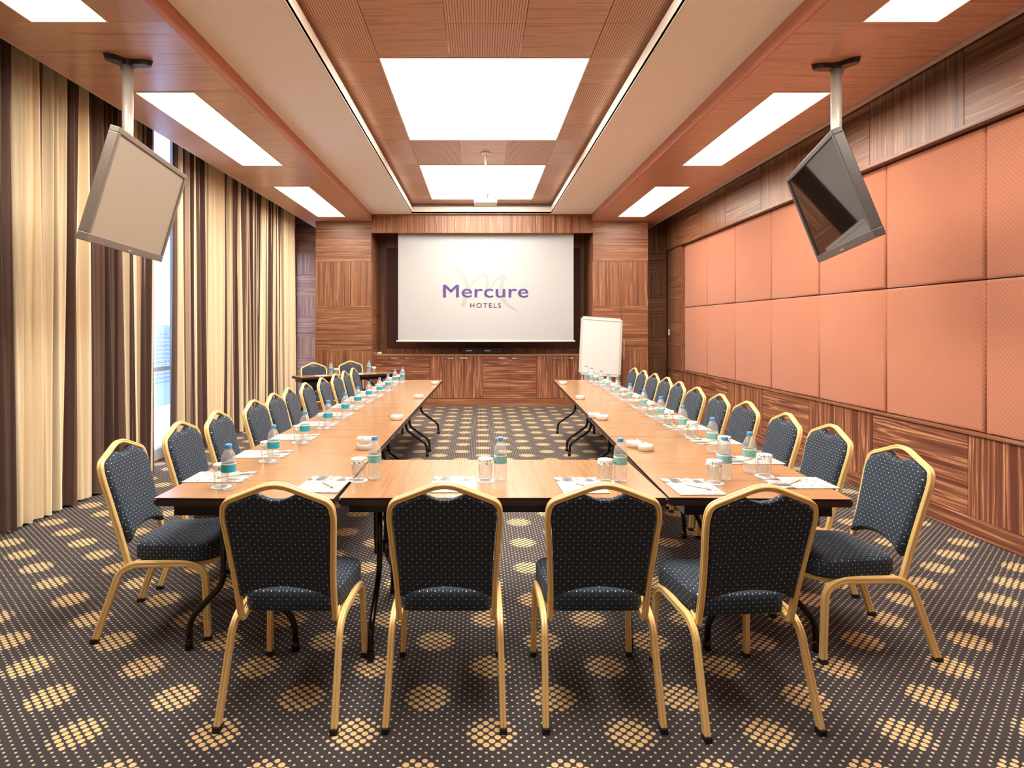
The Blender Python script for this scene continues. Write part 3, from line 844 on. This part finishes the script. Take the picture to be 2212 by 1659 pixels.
for i in range(4):
    yc = (YS[i]+YS[i+1])/2
    o1, o2 = (-.06, .06) if i == 0 else (0.0, 0.0)
    table('brown topped folding table in the left row, '+nm[i], xin_left(yc)-.40, yc, aL, near='narrow' if i == 0 else 'wide', off=o1, far='edge' if i == 0 else 'wide', out=-1)
    table('brown topped folding table in the right row, '+nm[i], xin_right(yc)+.40, yc, aR, near='narrow' if i == 0 else 'wide', off=o2, far='edge' if i == 0 else 'wide', out=1)
table('brown topped folding table closing the U crosswise behind the two middle chairs', .105, 2.690+.385, PI/2, L=1.458, Wd=.77)
bt_c = Vector((-1.993, 9.486)); bt_a = math.atan2(.98, 1.38)
nrm = Vector((-math.sin(bt_a), math.cos(bt_a)))
btc = bt_c+nrm*.23
table('dark folding table set askew in the back left corner', btc.x, btc.y, bt_a-PI/2, L=1.60, Wd=.45, near='narrow', far='narrow', group=None)

# ------------------------------------------------------------------ chairs
def make_chair():
    t = thing('banquet_chair', 'x', 'chair')
    # seat cushion
    b = bmesh.new()
    out = []
    base = [(-.185, -.10), (.185, -.10), (.222, .285), (-.222, .285)]
    pts = base+[base[0], base[1]]
    ring = []
    rr = [.05, .05, .11, .11]
    for i in range(4):
        a, c, d = Vector((*base[i-1], 0)), Vector((*base[i], 0)), Vector((*base[(i+1) % 4], 0))
        r = rr[i]; p = c+(a-c).normalized()*r; q = c+(d-c).normalized()*r
        for j in range(9):
            u = j/8; w_ = p*(1-u)**2+c*2*u*(1-u)+q*u*u; ring.append((w_.x, w_.y))
    # bow front edge outwards
    ring = [(x, y+.02*max(0, 1-(x/.2)**2) if y > .2 else y) for x, y in ring]
    cxm, cym = 0, .10
    prof = [(.93, .368), (.985, .372), (1.0, .385), (1.0, .435), (.985, .447), (.95, .455), (.85, .462), (.6, .468), (.3, .471)]
    R = []
    for s, z in prof: R.append([b.verts.new((cxm+(x-cxm)*s, cym+(y-cym)*s, z-.012*max(0, (y-.2))/.1*(1 if z > .44 else 0))) for x, y in ring])
    for A, B in zip(R, R[1:]):
        for i in range(len(ring)):
            f = b.faces.new((A[i], A[(i+1) % len(ring)], B[(i+1) % len(ring)], B[i])); f.smooth = True
    b.faces.new(R[0][::-1]); f = b.faces.new(R[-1]); f.smooth = True
    mesh_obj('seat', b, navy, t)
    # backrest: plane leaning with height
    def yb(z):
        pts_ = [(.34, -.105), (.36, -.112), (.517, -.165), (.85, -.248), (.95, -.27)]
        for (a, ya), (c, yc) in zip(pts_, pts_[1:]):
            if z <= c: return ya+(yc-ya)*(z-a)/(c-a)
        return pts_[-1][1]
    half = [(-.176, .455), (-.178, .56), (-.190, .72), (-.196, .785), (-.191, .822), (-.172, .842), (-.080, .880)]
    notch = [(-.066, .876), (-.050, .868), (-.028, .860), (0, .857)]
    L = half+notch
    outl = L+[(-x, z) for x, z in reversed(L[:-1])]
    arch = [(.16, .462), (.12, .482), (.06, .497), (0, .502), (-.06, .497), (-.12, .482), (-.16, .462)]
    outl = outl+arch
    c0 = (0, .67)
    b = bmesh.new(); R = []
    for s, dy in ((.965, -.021), (.99, -.018), (1.0, -.010), (1.0, .010), (.99, .020), (.95, .029), (.86, .033)):
        R.append([b.verts.new((c0[0]+(x-c0[0])*s, yb(z)+dy, c0[1]+(z-c0[1])*s)) for x, z in outl])
    n = len(outl)
    for A, B in zip(R, R[1:]):
        for i in range(n):
            f = b.faces.new((A[i], A[(i+1) % n], B[(i+1) % n], B[i])); f.smooth = True
    for ringv in (R[0], R[-1]):
        # cap as horizontal strips pairing left and right
        b.faces.new(ringv)
    bmesh.ops.triangulate(b, faces=[f for f in b.faces if len(f.verts) > 4])
    mesh_obj('backrest', b, navy, t)
    # back frame
    pr = grooved(.027, .021)
    fr = [(-.180, -.06, .372), (-.186, -.118, .345), (-.188, -.165, .517), (-.209, -.235, .79), (-.200, -.248, .846), (0, -.268, .925)]
    fl = fr+[(-x, y, z) for x, y, z in reversed(fr[:-1])]
    path = fillet(fl, [.035, .06, .10, .055, .06, .055, .10, .06, .035], 7)
    b = bmesh.new(); rings = []
    P = [Vector(p) for p in path]
    for i, p in enumerate(P):
        tg = (P[min(i+1, len(P)-1)]-P[max(i-1, 0)]).normalized()
        s = Vector((0, 1, .28)).normalized()
        if abs(tg.y) > .85: s = Vector((0, 0, 1))
        s = (s-tg*s.dot(tg)).normalized(); nn = tg.cross(s)
        rings.append([b.verts.new(p+s*a+nn*c) for c, a in [(q[1], q[0]) for q in pr]])
    for A, B in zip(rings, rings[1:]):
        for i in range(len(pr)):
            f = b.faces.new((A[i], A[(i+1) % len(pr)], B[(i+1) % len(pr)], B[i])); f.smooth = False
    b.faces.new(rings[0][::-1]); b.faces.new(rings[-1])
    mesh_obj('back_frame', b, gold, t)
    # seat ring
    b = bmesh.new()
    sweep(b, fillet([(-.180, -.062, .358), (-.190, .22, .358), (-.13, .293, .358), (.13, .293, .358), (.190, .22, .358), (.180, -.062, .358)], .05), grooved(.02, .018), side=(0, 0, 1), smooth=False)
    mesh_obj('seat_frame', b, gold, t)
    # legs (with half of the side rail each)
    lp = grooved(.024, .030)
    for s in (-1, 1):
        X = s*.210
        b = bmesh.new()
        sweep(b, fillet([(X, .06, .366), (X, -.088, .366), (X*1.0, -.150, .33), (s*.218, -.258, .018)], [.05, .05]), lp, side=(1, 0, 0), smooth=False)
        l = mesh_obj('leg', b, gold, t)
        b = bmesh.new(); rbox(b, s*.218-.014, s*.218+.014, -.278, -.243, 0, .022, .003); tag(mesh_obj('rubber_foot', b, rubber, l), 'black rubber foot')
        b = bmesh.new()
        sweep(b, fillet([(X, .06, .366), (X, .185, .366), (X, .250, .32), (s*.218, .265, .018)], [.05, .05]), lp, side=(1, 0, 0), smooth=False)
        l = mesh_obj('leg', b, gold, t)
        b = bmesh.new(); rbox(b, s*.218-.014, s*.218+.014, .248, .283, 0, .022, .003); tag(mesh_obj('rubber_foot', b, rubber, l), 'black rubber foot')
    return t
ch0 = make_chair()
first = [True]
def chair(x, y, rz, label, group):
    if first[0]:
        first[0] = False; ch0.location = (x, y, 0); ch0.rotation_euler = (0, 0, rz); tag(ch0, label, 'chair', group); return ch0
    return dup(ch0, (x, y, 0), rz, label, group)
G0 = 'chairs facing away at the near end'
chair(-.748, 2.505, math.radians(-1.5), 'navy chair with gold frame seen from behind, leftmost of the front four', G0)
chair(-.130, 2.505, 0, 'navy chair with gold frame seen from behind, left of the two in the middle front', G0)
chair(.463, 2.505, 0, 'navy chair with gold frame seen from behind, right of the two in the middle front', G0)
chair(1.018, 2.475, math.radians(5), 'navy chair with gold frame seen from behind, rightmost of the front four', G0)
cl = [(3.11, -1.84), (3.69, -1.83), (4.17, -1.81), (4.78, -1.79), (5.28, -1.80), (5.76, -1.82), (6.28, -1.81), (6.9, -1.80), (7.45, -1.78), (7.96, -1.78), (8.54, -1.786)]
crr = [(2.93, 2.05), (3.58, 2.085), (4.07, 2.065), (4.69, 2.08), (5.22, 2.08), (5.80, 2.09), (6.41, 2.12), (6.97, 2.16), (7.52, 2.18), (8.07, 2.19), (8.55, 2.19)]
for i, (y, x) in enumerate(cl):
    chair(x+.262, y, -PI/2+math.radians([3, 0, 2, -2, 0, 3, 1, 0, -1, 2, 0][i]), 'navy chair with gold frame in the row along the curtains, %s from the camera' % ORD[i], 'chairs along the left table row')
for i, (y, x) in enumerate(crr):
    chair(x-.262, y, PI/2+math.radians([2, 0, -2, 1, 0, 2, -1, 0, 1, 0, 1][i]), 'navy chair with gold frame in the row along the orange wall, %s from the camera' % ORD[i], 'chairs along the right table row')
G3 = 'chairs behind the askew back table'
ang = bt_a+PI
e_ = Vector((math.cos(bt_a), math.sin(bt_a))); c_ = Vector((-2.72, 8.97))
for (al, nl, l) in ((.49, .352, 'navy chair tucked behind the askew back table, nearer the curtains'), (1.19, .51, 'navy chair tucked behind the askew back table, nearer the cabinets')):
    p = c_+e_*al+nrm*nl
    chair(p.x, p.y, ang, l, G3)

# ------------------------------------------------------------------ table settings
ZT = .7422
def make_bottle(lab):
    t = thing('water_bottle', 'x', 'bottle')
    b = bmesh.new()
    pr_ = [(.006, .004), (.024, .0), (.031, .008), (.0325, .02)]
    for k in range(5): z = .024+k*.012; pr_ += [(.0325, z), (.0308, z+.006)]
    pr_ += [(.0325, .085), (.0325, .128), (.0318, .150), (.028, .165), (.019, .182), (.0135, .192), (.013, .197)]
    lathe(b, pr_, 18, capt=False); mesh_obj('bottle_body', b, pet, t)
    b = bmesh.new(); lathe(b, [(.0145, .195), (.0148, .197), (.0148, .210), (.0135, .2125)], 16); tag(mesh_obj('cap', b, cap_blue, t), 'blue screw cap')
    b = bmesh.new(); lathe(b, [(.0331, .086), (.0331, .127)], 20, capb=False, capt=False); mesh_obj('paper_label', b, lab, t)
    return t
def make_glass():
    t = thing('drinking_glass', 'x', 'glass')
    b = bmesh.new(); lathe(b, [(.030, .0), (.0305, .002), (.036, .105), (.0345, .105), (.029, .008), (.004, .007)], 20, capt=True)
    mesh_obj('tumbler', b, tumbler_m, t)
    b = bmesh.new()
    n = 24; rings = []
    for k, (r, z) in enumerate(((.0385, .088), (.0375, .098), (.037, .108), (.030, .110))):
        rings.append([b.verts.new(((r+(.002*math.sin(7*2*PI*i/n) if k == 0 else 0))*math.cos(2*PI*i/n), (r+(.002*math.sin(7*2*PI*i/n) if k == 0 else 0))*math.sin(2*PI*i/n), z+(.004*math.sin(5*2*PI*i/n) if k == 0 else 0))) for i in range(n)])
    for A, B in zip(rings, rings[1:]):
        for i in range(n): b.faces.new((A[i], A[(i+1) % n], B[(i+1) % n], B[i]))
    b.faces.new(rings[-1])
    tag(mesh_obj('paper_lid', b, lid_m, t), 'white printed paper lid')
    return t
def make_coaster():
    b = bmesh.new(); lathe(b, [(.046, 0), (.047, .0006), (.046, .0016)], 28); return tag(mesh_obj('coaster', b, paper_m), 'x', 'coaster')
def make_brochure():
    t = thing('brochure', 'x', 'brochure')
    b = bmesh.new(); box(b, -.105, .105, -.1485, .1485, .0, .003); mesh_obj('pages', b, paper_m, t)
    b = bmesh.new(); box(b, -.106, .106, -.1495, .1495, .0031, .0037); mesh_obj('printed_cover', b, brochure_m, t)
    return t
def make_pen():
    t = thing('pen', 'x', 'pen')
    b = bmesh.new(); sweep(b, [(-.065, 0, .004), (.055, 0, .004)], circ(.004, 8)); mesh_obj('barrel', b, plain('cream_pen', srgb(226, 214, 184), .3), t)
    b = bmesh.new(); sweep(b, [(.055, 0, .004), (.068, 0, .003)], circ(.0022, 6)); mesh_obj('tip', b, alu, t)
    return t
protos = {}
def place(kind, maker, loc, rz, label, group):
    if kind not in protos:
        o = maker(); protos[kind] = o; o.location = loc; o.rotation_euler = (0, 0, rz); o['label'] = label; o['group'] = group; return o
    return dup(protos[kind], loc, rz, label, group)
def setting(bx, by, gx, gy, px, py, prz, where, green, pen=True):
    k = 'bottle_g' if green else 'bottle_c'
    place(k, lambda: make_bottle(label_green if green else label_cyan), (bx, by, ZT), random.uniform(-.5, .5), 'blue capped water bottle '+where, 'water bottles on the tables')
    place('coaster', make_coaster, (gx, gy, ZT), 0, 'round white coaster '+where, 'paper coasters on the tables')
    place('glass', make_glass, (gx, gy, ZT+.0018), random.uniform(0, 6), 'paper lidded drinking glass '+where, 'drinking glasses on the tables')
    place('brochure', make_brochure, (px, py, ZT), prz, 'printed brochure '+where, 'brochures on the tables')
    if pen: place('pen', make_pen, (px-.03*math.sin(prz)+.02, py-.03*math.cos(prz), ZT+.0042), prz+2.3, 'cream pen '+where, 'pens on the brochures')
bl = [(-1.155, 2.79), (-1.135, 3.34), (-1.12, 3.89), (-1.113, 4.46), (-1.102, 4.98), (-1.104, 5.5), (-1.095, 6.0), (-1.065, 6.46), (-1.05, 6.96), (-1.075, 7.7), (-1.03, 8.1)]
for i, (x, y) in enumerate(bl):
    sc = (y+.03)/y
    x, y = x*sc, y+.03
    setting(x, y, x-.055, y+.055 if i else y+.05, x-.135, min(y+.235, 8.48), -PI/2+.02, 'at the %s seat from the camera of the left row' % ORD[i], False, pen=(i < 6))
br = [(1.39, 3.12), (1.39, 3.62), (1.40, 4.18), (1.41, 4.72), (1.425, 5.26), (1.44, 5.8), (1.46, 6.42), (1.48, 6.96), (1.51, 7.54), (1.50, 8.1), (1.497, 8.5)]
for i, (x, y) in enumerate(br):
    sc = (y+.03)/y
    x, y = x*sc, y+.03
    setting(x, y, x+.045, y-.065, x+.135, y-.21, PI/2, 'at the %s seat from the camera of the right row' % ORD[i], True, pen=(i < 6))
wh = ['before the leftmost front chair', 'before the left middle front chair', 'before the right middle front chair', 'before the rightmost front chair']
fb = [(809, 1039, 776, 1038.6), (1081, 1041, 1050, 1039), (1340, 1044, 1311, 1041), (1566, 1040, 1543, 1044)]
fp = [(-.745, 2.915, -.06), (-.125, 2.915, 0), (.482, 2.90, .03), (1.005, 2.875, .02)]
for i in range(4):
    Yb = 995/(fb[i][1]-706)+.03; Yg_ = 995/(fb[i][3]-706)
    gx = (fb[i][2]-1036)/F*Yg_; bx = (fb[i][0]-1036)/F*Yb
    if bx-gx < .072: gx = bx-.074
    setting(bx, Yb, gx, Yg_, fp[i][0], fp[i][1], fp[i][2], wh[i], True)
# back table
setting(-2.30, 9.38, -2.23, 9.43, -2.42, 9.36, bt_a+PI, 'at the curtain side seat of the askew back table', False, pen=False)
setting(-1.78, 9.75, -1.71, 9.80, -1.93, 9.72, bt_a+PI, 'at the cabinet side seat of the askew back table', False, pen=False)

# ashtrays
def make_dish():
    b = bmesh.new(); lathe(b, [(.040, 0), (.046, .003), (.049, .030), (.048, .036), (.044, .036), (.041, .012), (.03, .009), (.004, .009)], 28)
    for a in range(3):
        th = a*2*PI/3; c, s = math.cos(th), math.sin(th)
        t_ = bmesh.new(); rbox(t_, .040, .052, -.006, .006, .034, .041, .002); merge(b, t_, 0, Matrix.Rotation(th, 4, 'Z')); t_.free()
    return tag(mesh_obj('ashtray', b, ceramic), 'x', 'ashtray')
ds = [((-.714, 3.76), 'left row on its near table, behind the bottle'), ((-.675, 4.95), 'left row on its second table'), ((-.648, 6.43), 'left row on its third table'), ((-.59, 8.02), 'left row on its far table'),
      ((1.018, 3.72), 'right row on its near table, the front one of an overlapping pair'), ((1.0, 4.95), 'right row on its second table, front one of a pair'), ((1.055, 6.35), 'right row on its third table'), ((1.10, 8.0), 'right row on its far table'),
      ((.975, 3.83), 'right row on its near table, the rear one of an overlapping pair'), ((.955, 5.06), 'right row on its second table, rear one of a pair')]
for i, ((x, y), l) in enumerate(ds): place('dish', make_dish, (x, y, ZT), random.uniform(0, 2), 'white ashtray, '+l, 'ashtrays on the tables')
place('dish', make_dish, (-.712, 3.765, ZT+.0365), .4, 'white porcelain ashtray stacked on top of another, left near table', 'ashtrays on the tables')
